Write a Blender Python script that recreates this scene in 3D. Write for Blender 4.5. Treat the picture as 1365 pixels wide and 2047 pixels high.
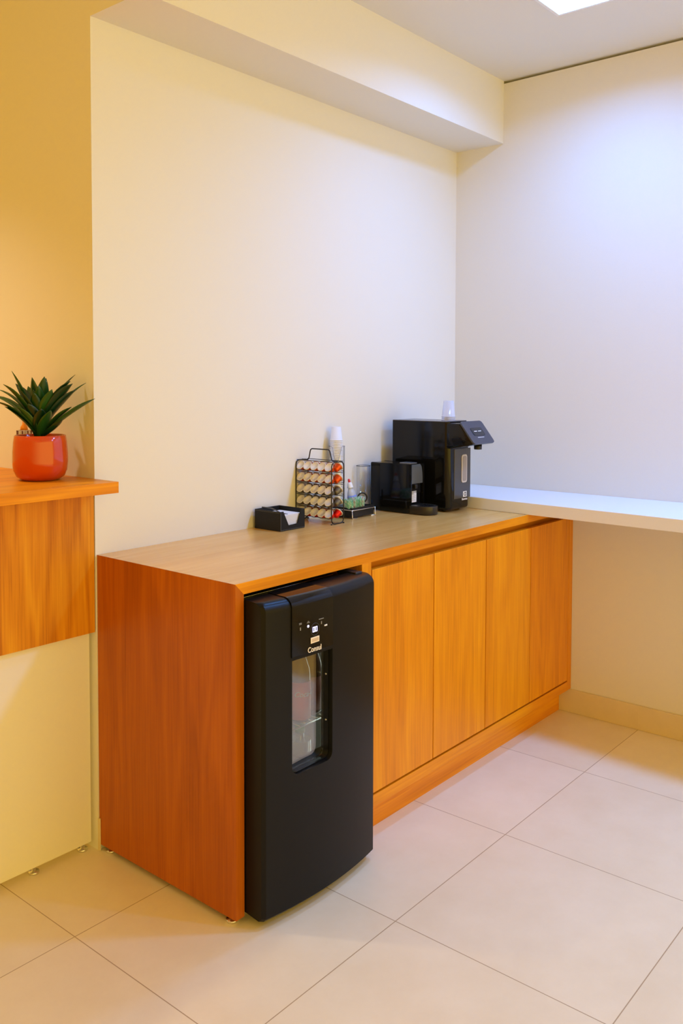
import bpy, bmesh, math, random
from mathutils import Vector, Matrix
random.seed(7)
sc = bpy.context.scene
C = sc.collection
PI = math.pi
for o in list(bpy.data.objects): bpy.data.objects.remove(o)

# ------------------------------------------------------------------ camera
YAW, PITCH, ROLL, FPX = 0.8668, -0.0428, 0.0018, 1758.19
PX, PY, W, H = 656.1, 840.4, 1365, 2047
F = Vector((math.sin(YAW)*math.cos(PITCH), math.cos(YAW)*math.cos(PITCH), math.sin(PITCH)))
R0 = Vector((math.cos(YAW), -math.sin(YAW), 0)); U0 = R0.cross(F)
R = R0*math.cos(ROLL)+U0*math.sin(ROLL); U = U0*math.cos(ROLL)-R0*math.sin(ROLL)
cd = bpy.data.cameras.new('camera'); cam = bpy.data.objects.new('camera', cd); C.objects.link(cam)
M = Matrix((R, U, -F)).transposed().to_4x4(); M.translation = (-1.577, -2.2668, 1.447)
cam.matrix_world = M
cd.sensor_fit = 'VERTICAL'; cd.sensor_height = 36; cd.lens = FPX*36/H
cd.shift_x = (W/2-PX)/H; cd.shift_y = (PY-H/2)/H; cd.clip_start = .05
sc.camera = cam

# ------------------------------------------------------------------ world, light and exposure
ROOM_FRONT = (2.55, 1.82, .36)             # light coming from the lit room in front of the cabinet
ROOM_SIDE = (.82, .43, .05)               # dimmer, warmer light from the room to the left
LAMP = (.12, .355, .96); LAMP_W = (14.5, 28, 23); SPREAD = 156; GLOW = 16.0
WARM = (1.0, .78, .58); WARM_W = 75
wd = bpy.data.worlds.new('world'); sc.world = wd; wd.use_nodes = True
wn_ = wd.node_tree; tcw = wn_.nodes.new('ShaderNodeTexCoord'); sxw = wn_.nodes.new('ShaderNodeSeparateXYZ')
wn_.links.new(tcw.outputs['Generated'], sxw.inputs[0])
sbw = wn_.nodes.new('ShaderNodeMath'); sbw.operation = 'SUBTRACT'; wn_.links.new(sxw.outputs[1], sbw.inputs[0]); wn_.links.new(sxw.outputs[0], sbw.inputs[1])
mrw = wn_.nodes.new('ShaderNodeMapRange'); mrw.interpolation_type = 'SMOOTHSTEP'; mrw.inputs[1].default_value = -.6; mrw.inputs[2].default_value = .7
wn_.links.new(sbw.outputs[0], mrw.inputs[0])
mxw = wn_.nodes.new('ShaderNodeMix'); mxw.data_type = 'RGBA'; mxw.inputs[6].default_value = (*ROOM_FRONT, 1); mxw.inputs[7].default_value = (*ROOM_SIDE, 1)
wn_.links.new(mrw.outputs[0], mxw.inputs[0]); wn_.links.new(mxw.outputs[2], wn_.nodes['Background'].inputs[0])
wn_.nodes['Background'].inputs[1].default_value = 1.0
sc.view_settings.view_transform = 'Standard'; sc.view_settings.look = 'None'
sc.view_settings.exposure = 0.0; sc.view_settings.gamma = 1.0; sc.view_settings.use_curve_mapping = False

# ------------------------------------------------------------------ materials
def new_mat(name):
    m = bpy.data.materials.new(name); m.use_nodes = True
    nt = m.node_tree; return m, nt, nt.nodes['Principled BSDF']
def N(nt, t, **kw):
    n = nt.nodes.new(t)
    for k, v in kw.items(): setattr(n, k, v)
    return n
def plain(name, col, rough=.5, metal=0, coat=0, bump=0, bscale=200, var=0, spec=.5, trans=0, ior=1.45):
    m, nt, b = new_mat(name)
    b.inputs['Roughness'].default_value = rough; b.inputs['Metallic'].default_value = metal
    b.inputs['Coat Weight'].default_value = coat; b.inputs['Coat Roughness'].default_value = .05
    b.inputs['Specular IOR Level'].default_value = spec
    b.inputs['Transmission Weight'].default_value = trans; b.inputs['IOR'].default_value = ior
    tc = N(nt, 'ShaderNodeTexCoord'); no = N(nt, 'ShaderNodeTexNoise')
    no.inputs['Scale'].default_value = bscale; no.inputs['Detail'].default_value = 3
    nt.links.new(tc.outputs['Object'], no.inputs['Vector'])
    mx = N(nt, 'ShaderNodeMix', data_type='RGBA')
    mx.inputs[6].default_value = (*[c*(1-var) for c in col], 1); mx.inputs[7].default_value = (*[min(1, c*(1+var)) for c in col], 1)
    nt.links.new(no.outputs['Fac'], mx.inputs[0]); nt.links.new(mx.outputs[2], b.inputs['Base Color'])
    if bump:
        bp = N(nt, 'ShaderNodeBump'); bp.inputs['Strength'].default_value = bump; bp.inputs['Distance'].default_value = .001
        nt.links.new(no.outputs['Fac'], bp.inputs['Height']); nt.links.new(bp.outputs[0], b.inputs['Normal'])
    return m
def emis(name, col, s):
    m, nt, b = new_mat(name); b.inputs['Base Color'].default_value = (0, 0, 0, 1)
    b.inputs['Emission Color'].default_value = (*col, 1); b.inputs['Emission Strength'].default_value = s
    return m
def clear(name, tint=(1, 1, 1), gloss=.12, rough=.03, opac=0, ocol=(.8, .8, .8)):
    """thin clear plastic or glass: see-through with a fresnel sheen"""
    m, nt, b = new_mat(name); out = nt.nodes['Material Output']
    tr = N(nt, 'ShaderNodeBsdfTransparent'); tr.inputs[0].default_value = (*tint, 1)
    gl = N(nt, 'ShaderNodeBsdfGlossy'); gl.inputs['Roughness'].default_value = rough
    fr = N(nt, 'ShaderNodeLayerWeight'); fr.inputs[0].default_value = .35
    mt = N(nt, 'ShaderNodeMath', operation='MULTIPLY_ADD'); mt.inputs[1].default_value = .6; mt.inputs[2].default_value = gloss
    nt.links.new(fr.outputs['Facing'], mt.inputs[0])
    ms = N(nt, 'ShaderNodeMixShader'); nt.links.new(mt.outputs[0], ms.inputs[0]); nt.links.new(tr.outputs[0], ms.inputs[1]); nt.links.new(gl.outputs[0], ms.inputs[2])
    last = ms
    if opac:
        df = N(nt, 'ShaderNodeBsdfDiffuse'); df.inputs[0].default_value = (*ocol, 1)
        m2 = N(nt, 'ShaderNodeMixShader'); m2.inputs[0].default_value = opac
        nt.links.new(ms.outputs[0], m2.inputs[1]); nt.links.new(df.outputs[0], m2.inputs[2]); last = m2
    nt.links.new(last.outputs[0], out.inputs[0]); return m
def wood(name, axis, dark, mid, light, rough=.42, coat=.06, figure=.55, fine=.6, spec=.3):
    """veneer with the grain running along axis (0 x, 1 y, 2 z)"""
    m, nt, b = new_mat(name); L = nt.links.new
    tc = N(nt, 'ShaderNodeTexCoord'); oi = N(nt, 'ShaderNodeObjectInfo')
    cb = N(nt, 'ShaderNodeCombineXYZ')
    for k, f in enumerate((7.3, 3.1, 5.7)):
        mu = N(nt, 'ShaderNodeMath', operation='MULTIPLY'); mu.inputs[1].default_value = f
        L(oi.outputs['Random'], mu.inputs[0]); L(mu.outputs[0], cb.inputs[k])
    ad = N(nt, 'ShaderNodeVectorMath', operation='ADD'); L(tc.outputs['Object'], ad.inputs[0]); L(cb.outputs[0], ad.inputs[1])
    def mapped(cross, along):
        mp = N(nt, 'ShaderNodeMapping'); s = [cross]*3; s[axis] = along
        mp.inputs['Scale'].default_value = s; L(ad.outputs[0], mp.inputs[0]); return mp
    n1 = N(nt, 'ShaderNodeTexNoise'); n1.inputs['Scale'].default_value = 1; n1.inputs['Detail'].default_value = 5; n1.inputs['Roughness'].default_value = .6
    L(mapped(170, 4).outputs[0], n1.inputs['Vector'])
    n2 = N(nt, 'ShaderNodeTexNoise'); n2.inputs['Scale'].default_value = 1; n2.inputs['Detail'].default_value = 2; n2.inputs['Distortion'].default_value = .5
    L(mapped(8, .8).outputs[0], n2.inputs['Vector'])
    m1 = N(nt, 'ShaderNodeMath', operation='MULTIPLY'); m1.inputs[1].default_value = 34; L(n2.outputs['Fac'], m1.inputs[0])
    sn = N(nt, 'ShaderNodeMath', operation='SINE'); L(m1.outputs[0], sn.inputs[0])       # growth rings cut through the trunk
    m2 = N(nt, 'ShaderNodeMath', operation='MULTIPLY_ADD'); m2.inputs[1].default_value = .13*figure; m2.inputs[2].default_value = .5; L(sn.outputs[0], m2.inputs[0])
    n3 = N(nt, 'ShaderNodeTexNoise'); n3.inputs['Scale'].default_value = 1; n3.inputs['Detail'].default_value = 1
    L(mapped(14, .7).outputs[0], n3.inputs['Vector'])
    a = N(nt, 'ShaderNodeMath', operation='MULTIPLY_ADD'); a.inputs[1].default_value = fine; L(n1.outputs['Fac'], a.inputs[0]); L(m2.outputs[0], a.inputs[2])
    c = N(nt, 'ShaderNodeMath', operation='MULTIPLY_ADD'); c.inputs[1].default_value = .38; L(n3.outputs['Fac'], c.inputs[0]); L(a.outputs[0], c.inputs[2])
    d = N(nt, 'ShaderNodeMath', operation='SUBTRACT'); d.inputs[1].default_value = fine*.5+.19; L(c.outputs[0], d.inputs[0])
    rp = N(nt, 'ShaderNodeValToRGB'); e = rp.color_ramp.elements
    e[0].position = .25; e[0].color = (*dark, 1); e[1].position = .75; e[1].color = (*light, 1)
    k = e.new(.5); k.color = (*mid, 1)
    L(d.outputs[0], rp.inputs[0]); L(rp.outputs[0], b.inputs['Base Color'])
    b.inputs['Roughness'].default_value = rough; b.inputs['Coat Weight'].default_value = coat; b.inputs['Coat Roughness'].default_value = .25; b.inputs['Specular IOR Level'].default_value = spec
    bp = N(nt, 'ShaderNodeBump'); bp.inputs['Strength'].default_value = .08; bp.inputs['Distance'].default_value = .0006
    L(n1.outputs['Fac'], bp.inputs['Height']); L(bp.outputs[0], b.inputs['Normal'])
    return m
def paint(name, col, rough=.75):
    return plain(name, col, rough, bump=.12, bscale=260, var=.015, spec=.3)

TILE, TX, TY = .5978, .2994, -.9134
def tile_mat():
    m, nt, b = new_mat('beige_porcelain_tiles'); L = nt.links.new
    ge = N(nt, 'ShaderNodeNewGeometry'); sp = N(nt, 'ShaderNodeSeparateXYZ'); L(ge.outputs['Position'], sp.inputs[0])
    ds, cells = [], []
    for k, off in ((0, TX), (1, TY)):
        s = N(nt, 'ShaderNodeMath', operation='SUBTRACT'); s.inputs[1].default_value = off; L(sp.outputs[k], s.inputs[0])
        dv = N(nt, 'ShaderNodeMath', operation='DIVIDE'); dv.inputs[1].default_value = TILE; L(s.outputs[0], dv.inputs[0])
        fl = N(nt, 'ShaderNodeMath', operation='FLOOR'); L(dv.outputs[0], fl.inputs[0]); cells.append(fl)
        pp = N(nt, 'ShaderNodeMath', operation='PINGPONG'); pp.inputs[1].default_value = .5; L(dv.outputs[0], pp.inputs[0]); ds.append(pp)
    mn = N(nt, 'ShaderNodeMath', operation='MINIMUM'); L(ds[0].outputs[0], mn.inputs[0]); L(ds[1].outputs[0], mn.inputs[1])
    lt = N(nt, 'ShaderNodeMath', operation='LESS_THAN'); lt.inputs[1].default_value = .0022; L(mn.outputs[0], lt.inputs[0])
    cb = N(nt, 'ShaderNodeCombineXYZ'); L(cells[0].outputs[0], cb.inputs[0]); L(cells[1].outputs[0], cb.inputs[1])
    wn = N(nt, 'ShaderNodeTexWhiteNoise', noise_dimensions='2D'); L(cb.outputs[0], wn.inputs[0])
    no = N(nt, 'ShaderNodeTexNoise'); no.inputs['Scale'].default_value = 5; no.inputs['Detail'].default_value = 8; no.inputs['Roughness'].default_value = .65
    L(ge.outputs['Position'], no.inputs['Vector'])
    su = N(nt, 'ShaderNodeMath', operation='MULTIPLY_ADD'); su.inputs[1].default_value = .25; L(wn.outputs[0], su.inputs[0]); L(no.outputs['Fac'], su.inputs[2])
    rp = N(nt, 'ShaderNodeValToRGB'); e = rp.color_ramp.elements
    e[0].position = .3; e[0].color = (.80, .69, .47, 1); e[1].position = .95; e[1].color = (.90, .81, .60, 1); L(su.outputs[0], rp.inputs[0])
    mx = N(nt, 'ShaderNodeMix', data_type='RGBA'); L(lt.outputs[0], mx.inputs[0]); L(rp.outputs[0], mx.inputs[6]); mx.inputs[7].default_value = (.46, .34, .19, 1)
    L(mx.outputs[2], b.inputs['Base Color']); b.inputs['Roughness'].default_value = .38; b.inputs['Specular IOR Level'].default_value = .35
    bp = N(nt, 'ShaderNodeBump'); bp.inputs['Strength'].default_value = .3; bp.inputs['Distance'].default_value = .001; bp.invert = True
    L(lt.outputs[0], bp.inputs['Height']); L(bp.outputs[0], b.inputs['Normal'])
    return m
M_wall = paint('cream_wall_paint', (.80, .775, .70))
M_ceil = paint('ceiling_paint', (.78, .76, .70))
M_floor = tile_mat()
M_base = plain('baseboard_tile', (.76, .64, .40), .4, var=.06, bscale=14)
DK, MD, LT = (.56, .165, .001), (.76, .265, .0015), (.90, .37, .004)
W_x = wood('teak_veneer_grain_along', 0, DK, MD, LT)
W_z = wood('teak_veneer_grain_upright', 2, DK, MD, LT, figure=.35)
W_top = wood('teak_worktop_sheen', 0, (.64, .31, .06), (.79, .43, .11), (.90, .55, .18), rough=.26, coat=.35, figure=.3, spec=.5)  # same teak, paled: reflection of the bright wall put into the colour
W_side = wood('teak_end_panel_shaded', 2, (.33, .070, .001), (.44, .105, .001), (.54, .145, .002), coat=.05)  # same teak, darkened: shade of the unlit cabinet side painted in
W_desk = wood('desk_veneer', 2, (.42, .12, .003), (.66, .24, .006), (.80, .35, .012), figure=.7)
M_white = plain('white_laminate', (.86, .86, .86), .35, var=.01)
M_cream = plain('cream_laminate', (.82, .78, .68), .5, var=.01)
M_chrome = plain('chrome', (.8, .8, .8), .15, 1)
M_blackgloss = plain('black_gloss_plastic', (.005, .005, .006), .08, spec=.35)
M_black = plain('black_satin_plastic', (.011, .011, .011), .36)
M_blackmatte = plain('matte_black_fridge_coating', (.007, .0065, .006), .30, bump=.1, bscale=900, spec=.22)
M_wire = plain('black_wire', (.012, .010, .010), .35)
M_leather = plain('black_leatherette', (.012, .012, .012), .45, bump=.4, bscale=700, spec=.25)
M_stitch = plain('grey_stitching', (.22, .22, .22), .7)
M_paper = plain('white_paper', (.85, .85, .85), .7, var=.02)
M_foil = plain('capsule_lid_foil', (.86, .80, .70), .35, .15, var=.05, bscale=120)
M_orangecap = plain('orange_capsule_metal', (.72, .09, .008), .3, .55)
M_redcap = plain('red_capsule_metal', (.75, .012, .006), .3, .5)
M_greycap = plain('olive_grey_capsule_metal', (.16, .145, .11), .35, .55)
M_clear = clear('clear_acrylic')
M_clearp = clear('translucent_plastic', gloss=.08, opac=.55, ocol=(.88, .86, .88))
M_glass = clear('fridge_window_glass', tint=(.88, .90, .87), gloss=.07)

# ------------------------------------------------------------------ mesh helpers
WL = {}                                    # world position of every object with children
def box(bm, x0, x1, y0, y1, z0, z1):
    v = [bm.verts.new(p) for p in ((x0,y0,z0),(x1,y0,z0),(x1,y1,z0),(x0,y1,z0),(x0,y0,z1),(x1,y0,z1),(x1,y1,z1),(x0,y1,z1))]
    for f in ((0,3,2,1),(4,5,6,7),(0,1,5,4),(1,2,6,5),(2,3,7,6),(3,0,4,7)): bm.faces.new([v[i] for i in f])
def join(bm, t, mat=None):
    me = bpy.data.meshes.new('t')
    if mat is not None: t.transform(mat)
    t.to_mesh(me); bm.from_mesh(me); bpy.data.meshes.remove(me); t.free()
def rbox(bm, x0, x1, y0, y1, z0, z1, r=.002, seg=2, mat=None):
    t = bmesh.new(); box(t, x0, x1, y0, y1, z0, z1)
    if r: bmesh.ops.bevel(t, geom=t.edges[:], offset=r, segments=seg, profile=.5, affect='EDGES')
    join(bm, t, mat)
def prism(bm, pts, axis, a, b, r=0, seg=2, sel=None):
    """2-D outline pushed along an axis; pts are the two other axes in order"""
    t = bmesh.new()
    def P(p, h):
        q = list(p); q.insert(axis, h); return q
    A = [t.verts.new(P(p, a)) for p in pts]; B = [t.verts.new(P(p, b)) for p in pts]
    n = len(pts); t.faces.new(A); t.faces.new(B[::-1])
    for i in range(n): t.faces.new((A[i], B[i], B[(i+1) % n], A[(i+1) % n]))
    bmesh.ops.recalc_face_normals(t, faces=t.faces[:])
    if r: bmesh.ops.bevel(t, geom=[e for e in t.edges if sel is None or sel(e)], offset=r, segments=seg, profile=.5, affect='EDGES')
    join(bm, t)
def lathe(bm, prof, c=(0, 0, 0), seg=32, mat=None, cap=False):
    t = bmesh.new(); rings = []
    for r, z in prof:
        if r < 1e-6: rings.append([t.verts.new((0, 0, z))])
        else: rings.append([t.verts.new((r*math.cos(2*PI*i/seg), r*math.sin(2*PI*i/seg), z)) for i in range(seg)])
    for a, b in zip(rings, rings[1:]):
        for i in range(seg):
            q = []
            for v in (a[i % len(a)], a[(i+1) % len(a)] if len(a) > 1 else None, b[(i+1) % len(b)] if len(b) > 1 else None, b[i % len(b)]):
                if v is not None and v not in q: q.append(v)
            if len(q) > 2: t.faces.new(q)
    bmesh.ops.recalc_face_normals(t, faces=t.faces[:])
    for f in t.faces: f.smooth = True
    m = Matrix.Translation(c)
    if mat is not None: m = m @ mat
    join(bm, t, m)
def tube(bm, pts, r, seg=8, closed=False):
    pts = [Vector(p) for p in pts]; n = len(pts); rings = []; up = None
    for i, p in enumerate(pts):
        a = pts[(i-1) % n] if (i or closed) else p; b = pts[(i+1) % n] if (i < n-1 or closed) else p
        d = (b-a).normalized()
        if up is None: up = Vector((0, 0, 1)) if abs(d.z) < .9 else Vector((1, 0, 0))
        s = d.cross(up).normalized(); up = s.cross(d).normalized()
        rings.append([bm.verts.new(p+(s*math.cos(2*PI*k/seg)+up*math.sin(2*PI*k/seg))*r) for k in range(seg)])
    for i in range(n if closed else n-1):
        A, B = rings[i], rings[(i+1) % n]
        for k in range(seg):
            f = bm.faces.new((A[k], A[(k+1) % seg], B[(k+1) % seg], B[k])); f.smooth = True
    if not closed: bm.faces.new(rings[0]); bm.faces.new(rings[-1][::-1])
def fillet(pts, r, n=4, closed=False):
    """round the corners of a polyline"""
    pts = [Vector(p) for p in pts]; out = []; N_ = len(pts)
    for i, p in enumerate(pts):
        if not closed and i in (0, N_-1): out.append(p); continue
        a = pts[i-1]; b = pts[(i+1) % N_]; u = (a-p); v = (b-p)
        q = min(r, u.length*.45, v.length*.45); A = p+u.normalized()*q; B = p+v.normalized()*q
        for k in range(n+1):
            t = k/n; out.append(A*(1-t)**2+p*2*t*(1-t)+B*t*t)
    return out
def bev(w):  # smooth helper
    pass
def link(name, bm, mat, parent=None, smooth=None, origin=None):
    bmesh.ops.recalc_face_normals(bm, faces=bm.faces[:]) if smooth != 'keep' else None
    xs = [v.co for v in bm.verts]
    lo = Vector([min(v[i] for v in xs) for i in range(3)]); hi = Vector([max(v[i] for v in xs) for i in range(3)])
    org = Vector(origin) if origin is not None else Vector(((lo.x+hi.x)/2, (lo.y+hi.y)/2, lo.z))
    bmesh.ops.translate(bm, verts=bm.verts[:], vec=-org)
    me = bpy.data.meshes.new(name); bm.to_mesh(me); bm.free()
    for m in (mat if isinstance(mat, (list, tuple)) else [mat]): me.materials.append(m)
    if smooth is True:
        for p in me.polygons: p.use_smooth = True
    o = bpy.data.objects.new(name, me); C.objects.link(o)
    pw = Vector((0, 0, 0))
    if parent is not None: o.parent = parent; pw = WL[parent.name]
    o.location = org-pw; WL[o.name] = org
    return o
def thing(name, label, cat, loc, group=None):
    o = bpy.data.objects.new(name, None); C.objects.link(o); o.location = loc; o.empty_display_size = .05
    WL[o.name] = Vector(loc); return tag(o, label, cat, group)
def tag(o, label, cat, group=None, kind=None):
    o['label'] = label; o['category'] = cat
    if group: o['group'] = group
    if kind: o['kind'] = kind
    return o
def struct(name, bm, mat):
    o = link(name, bm, mat); o['kind'] = 'structure'; return o
def auto_smooth(o, ang=35):
    me = o.data
    for p in me.polygons: p.use_smooth = True
    bm = bmesh.new(); bm.from_mesh(me)
    for e in bm.edges:
        e.smooth = not (len(e.link_faces) == 2 and e.calc_face_angle(0) > math.radians(ang))
    bm.to_mesh(me); bm.free(); return o
def boolean(o, cutter_bm, solver='EXACT'):
    """cut a shape out of a mesh, baked into the mesh"""
    me = bpy.data.meshes.new('cut'); cutter_bm.to_mesh(me); cutter_bm.free()
    c = bpy.data.objects.new('cut', me); C.objects.link(c)
    bpy.context.view_layer.update()
    c.matrix_world = Matrix.Identity(4)
    bpy.context.view_layer.update()
    md = o.modifiers.new('b', 'BOOLEAN'); md.operation = 'DIFFERENCE'; md.object = c; md.solver = solver
    dg = bpy.context.evaluated_depsgraph_get(); dg.update()
    nm = bpy.data.meshes.new_from_object(o.evaluated_get(dg)); o.modifiers.clear(); o.data = nm
    bpy.data.objects.remove(c)
def copy_tree(o, parent=None):
    c = o.copy(); C.objects.link(c)
    if parent is not None: c.parent = parent
    for ch in [x for x in bpy.data.objects if x.parent == o]: copy_tree(ch, c)
    return c
def text(name, s, size, mat, parent, pos, right=(1, 0, 0), up=(0, 0, 1), extrude=.0003, bendr=None, shear=0, bold=0, wscale=1):
    cu = bpy.data.curves.new(name, 'FONT'); cu.body = s; cu.size = size; cu.align_x = 'CENTER'; cu.align_y = 'CENTER'
    cu.extrude = extrude; cu.shear = shear; cu.offset = bold; cu.resolution_u = 3
    to = bpy.data.objects.new('t', cu); C.objects.link(to); dg = bpy.context.evaluated_depsgraph_get(); dg.update()
    me = bpy.data.meshes.new_from_object(to.evaluated_get(dg)); bpy.data.objects.remove(to)
    bm = bmesh.new(); bm.from_mesh(me); r = Vector(right).normalized(); u = Vector(up).normalized(); n = r.cross(u)
    for v in bm.verts:
        x, y, z = v.co; x *= wscale
        if bendr: a = x/bendr; v.co = Vector(pos)+r*math.sin(a)*(bendr+z)+n*(math.cos(a)*(bendr+z)-bendr)+u*y
        else: v.co = Vector(pos)+r*x+u*y+n*z
    return link(name, bm, mat, parent, smooth='keep')

# ------------------------------------------------------------------ room shell
XL, LX, ZC = -.0053, 2.028, 2.816
b = bmesh.new(); box(b, -4.2, LX+.12, -5.2, 3.2, -.1, 0); struct('floor', b, M_floor)
LXC, LYC, LH = 1.412, -.862, .096          # visible square ceiling light
LAMPS = [(LXC, LYC), (LXC, -2.05), (LXC, -3.24)]
b = bmesh.new(); box(b, -4.2, LX+.12, -5.2, 3.2, ZC, ZC+.12); struct('ceiling', b, M_ceil)
b = bmesh.new(); box(b, XL, LX+.12, 0, 3.2, 0, ZC); struct('wall_left', b, M_wall)
b = bmesh.new(); box(b, LX, LX+.12, -5.2, 0, 0, ZC-.012); struct('wall_back', b, M_wall)
b = bmesh.new(); box(b, XL, LX, -.248, 0, 2.536, ZC); struct('trim_1', b, M_wall)
b = bmesh.new(); rbox(b, LX-.011, LX, -5.2, -.55, 0, .102, .002)
for k in range(-7, 1):
    y = TY+k*TILE
    if y > -5: box(b, LX-.0115, LX-.0105, y-.001, y+.001, 0, .1015)
struct('baseboard_right', b, M_base)
b = bmesh.new(); rbox(b, XL, -.0006, -.009, 0, 0, .100, .0005); struct('baseboard_left', b, M_base)

# ------------------------------------------------------------------ ceiling lights
M_lamp = emis('lamp_diffuser', LAMP, GLOW); M_lampw = emis('warm_lamp_diffuser', WARM, 30)
def ceiling_light(x, y, label, watts, mat=M_lamp, h=LH):
    t = thing('ceiling_light', label, 'light', (x, y, ZC-.004), 'square ceiling lights')
    f = bmesh.new()
    for a in ((x-h-.012, x-h, y-h-.012, y+h+.012), (x+h, x+h+.012, y-h-.012, y+h+.012), (x-h, x+h, y-h-.012, y-h), (x-h, x+h, y+h, y+h+.012)):
        box(f, *a, ZC-.004, ZC)
    link('light_frame', f, M_white, t)
    d = bmesh.new(); v = [d.verts.new(p) for p in ((x-h, y-h, ZC-.003), (x-h, y+h, ZC-.003), (x+h, y+h, ZC-.003), (x+h, y-h, ZC-.003))]; d.faces.new(v)
    link('diffuser', d, mat, t, smooth='keep')
    al = bpy.data.lights.new('lamp_light', 'AREA'); al.shape = 'SQUARE'; al.size = 2*h; al.energy = watts; al.color = LAMP; al.spread = math.radians(SPREAD)
    ao = bpy.data.objects.new('lamp_light', al); C.objects.link(ao); ao.parent = t; ao.location = (0, 0, -.001)
ceiling_light(*LAMPS[0], 'square white flush ceiling light above the counter corner', LAMP_W[0])
ceiling_light(*LAMPS[1], 'square white flush ceiling light nearer the camera, out of the frame', LAMP_W[1])
ceiling_light(*LAMPS[2], 'added square ceiling light farthest behind the camera side, unseen, brightening the left wall', LAMP_W[2])  # extra unseen lamp, added to throw more cool light on the left wall
t = thing('downlight', 'round warm downlight above the reception desk', 'light', (-.85, .75, ZC-.02))
b = bmesh.new(); lathe(b, [(.05, 0), (.062, 0), (.062, .006), (.05, .02)], (-.85, .75, ZC-.02)); link('light_ring', b, M_white, t)
ld = bpy.data.lights.new('bulb', 'SPOT'); ld.energy = WARM_W; ld.color = WARM; ld.spot_size = math.radians(105); ld.spot_blend = .9; ld.shadow_soft_size = .05
lo = bpy.data.objects.new('bulb', ld); C.objects.link(lo); lo.parent = t; lo.location = (0, 0, 0)

# ------------------------------------------------------------------ cabinet and worktop
D, HT, TK = .610, .92, .031
cab = thing('cabinet', 'long teak base cabinet with four doors and an open bay for the fridge', 'cabinet', (1.0, -.3, 0))
b = bmesh.new(); prism(b, [(0, .018), (TK, .018), (TK, HT-TK-.0002), (0, HT-.0002)], 1, -D, -.001)
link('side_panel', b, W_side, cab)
b = bmesh.new(); rbox(b, .536, .583, -D, -.001, .0, HT-TK-.0002, .0008, 1); link('divider_panel', b, W_z, cab)
b = bmesh.new(); rbox(b, 1.9915, LX-.0005, -D, -.02, .104, HT-TK-.0002, .0008, 1); link('end_panel', b, W_z, cab)
b = bmesh.new(); box(b, .584, 1.991, -.02, -.003, .104, HT-TK-.0005); link('back_panel', b, W_x, cab)
b = bmesh.new(); rbox(b, .5835, 1.9912, -D, -.03, .104, .1425, .0008, 1); link('bottom_rail', b, W_x, cab)
b = bmesh.new(); rbox(b, .5835, LX-.012, -.560, -.545, 0, .1038, .0005, 1); link('kick_board', b, W_x, cab)
b = bmesh.new(); box(b, .5835, 1.9912, -.562, -.545, .80, HT-TK-.0005); link('grip_rail', b, W_x, cab)
for k in range(4):
    x0 = .5875+k*.3512
    b = bmesh.new(); rbox(b, x0, x0+.3465, -D, -D+.0185, .1495, .8635, .0008, 1); link('cabinet_door', b, W_z, cab)
for (x, y) in ((.0165, -.038), (.0165, -.578)):
    b = bmesh.new(); lathe(b, [(0, 0), (.016, 0), (.017, .002), (.017, .0065), (.0165, .0072), (.006, .0075), (.006, .0185), (0, .0185)], (x, y, 0)); link('levelling_foot', b, M_chrome, cab)
b = bmesh.new(); prism(b, [(0, HT), (LX-.0005, HT), (LX-.0005, HT-TK), (TK, HT-TK)], 1, -D+.0012, -.0005)
wt = link('worktop', b, W_top)
b = bmesh.new(); prism(b, [(0, HT), (LX-.0005, HT), (LX-.0005, HT-TK), (TK, HT-TK)], 1, -D, -D+.0011); link('front_edge', b, W_x, wt)
tag(wt, 'long teak worktop on the cabinet, carrying the coffee things', 'worktop')

# ------------------------------------------------------------------ white shelf
b = bmesh.new(); prism(b, [(1.642, -.001), (LX-.0005, -.001), (LX-.0005, -4.2), (1.415, -4.2)], 2, .9203, .968, .0012, 1)
tag(link('wall_shelf', b, M_white), 'long white shelf board along the right wall, resting on the worktop end', 'shelf')

# ------------------------------------------------------------------ reception desk
dk = thing('reception_desk', 'teak topped reception desk with pale lower panel, cut by the left edge', 'desk', (-.8, .3, 0))
b = bmesh.new(); rbox(b, -1.9, XL-.0004, -.122, .62, 1.121, 1.154, .0008, 1); link('desk_top', b, W_x, dk)
b = bmesh.new(); box(b, -1.9, XL-.0035, .0, .018, .683, 1.1205); link('front_panel', b, W_desk, dk)
b = bmesh.new(); box(b, -1.9, XL-.012, .0185, .036, .025, 1.1205); link('lower_panel', b, M_cream, dk)
b = bmesh.new(); box(b, -1.9, XL-.014, .0365, .58, .683, .70); link('inner_shelf', b, M_cream, dk)
for x in (-.038, -.205, -.6, -1.2, -1.8):
    b = bmesh.new(); lathe(b, [(0, 0), (.015, 0), (.016, .002), (.016, .0065), (.0155, .0072), (.006, .0075), (.006, .0255), (0, .0255)], (x, .034, 0)); link('levelling_foot', b, M_chrome, dk)

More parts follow.
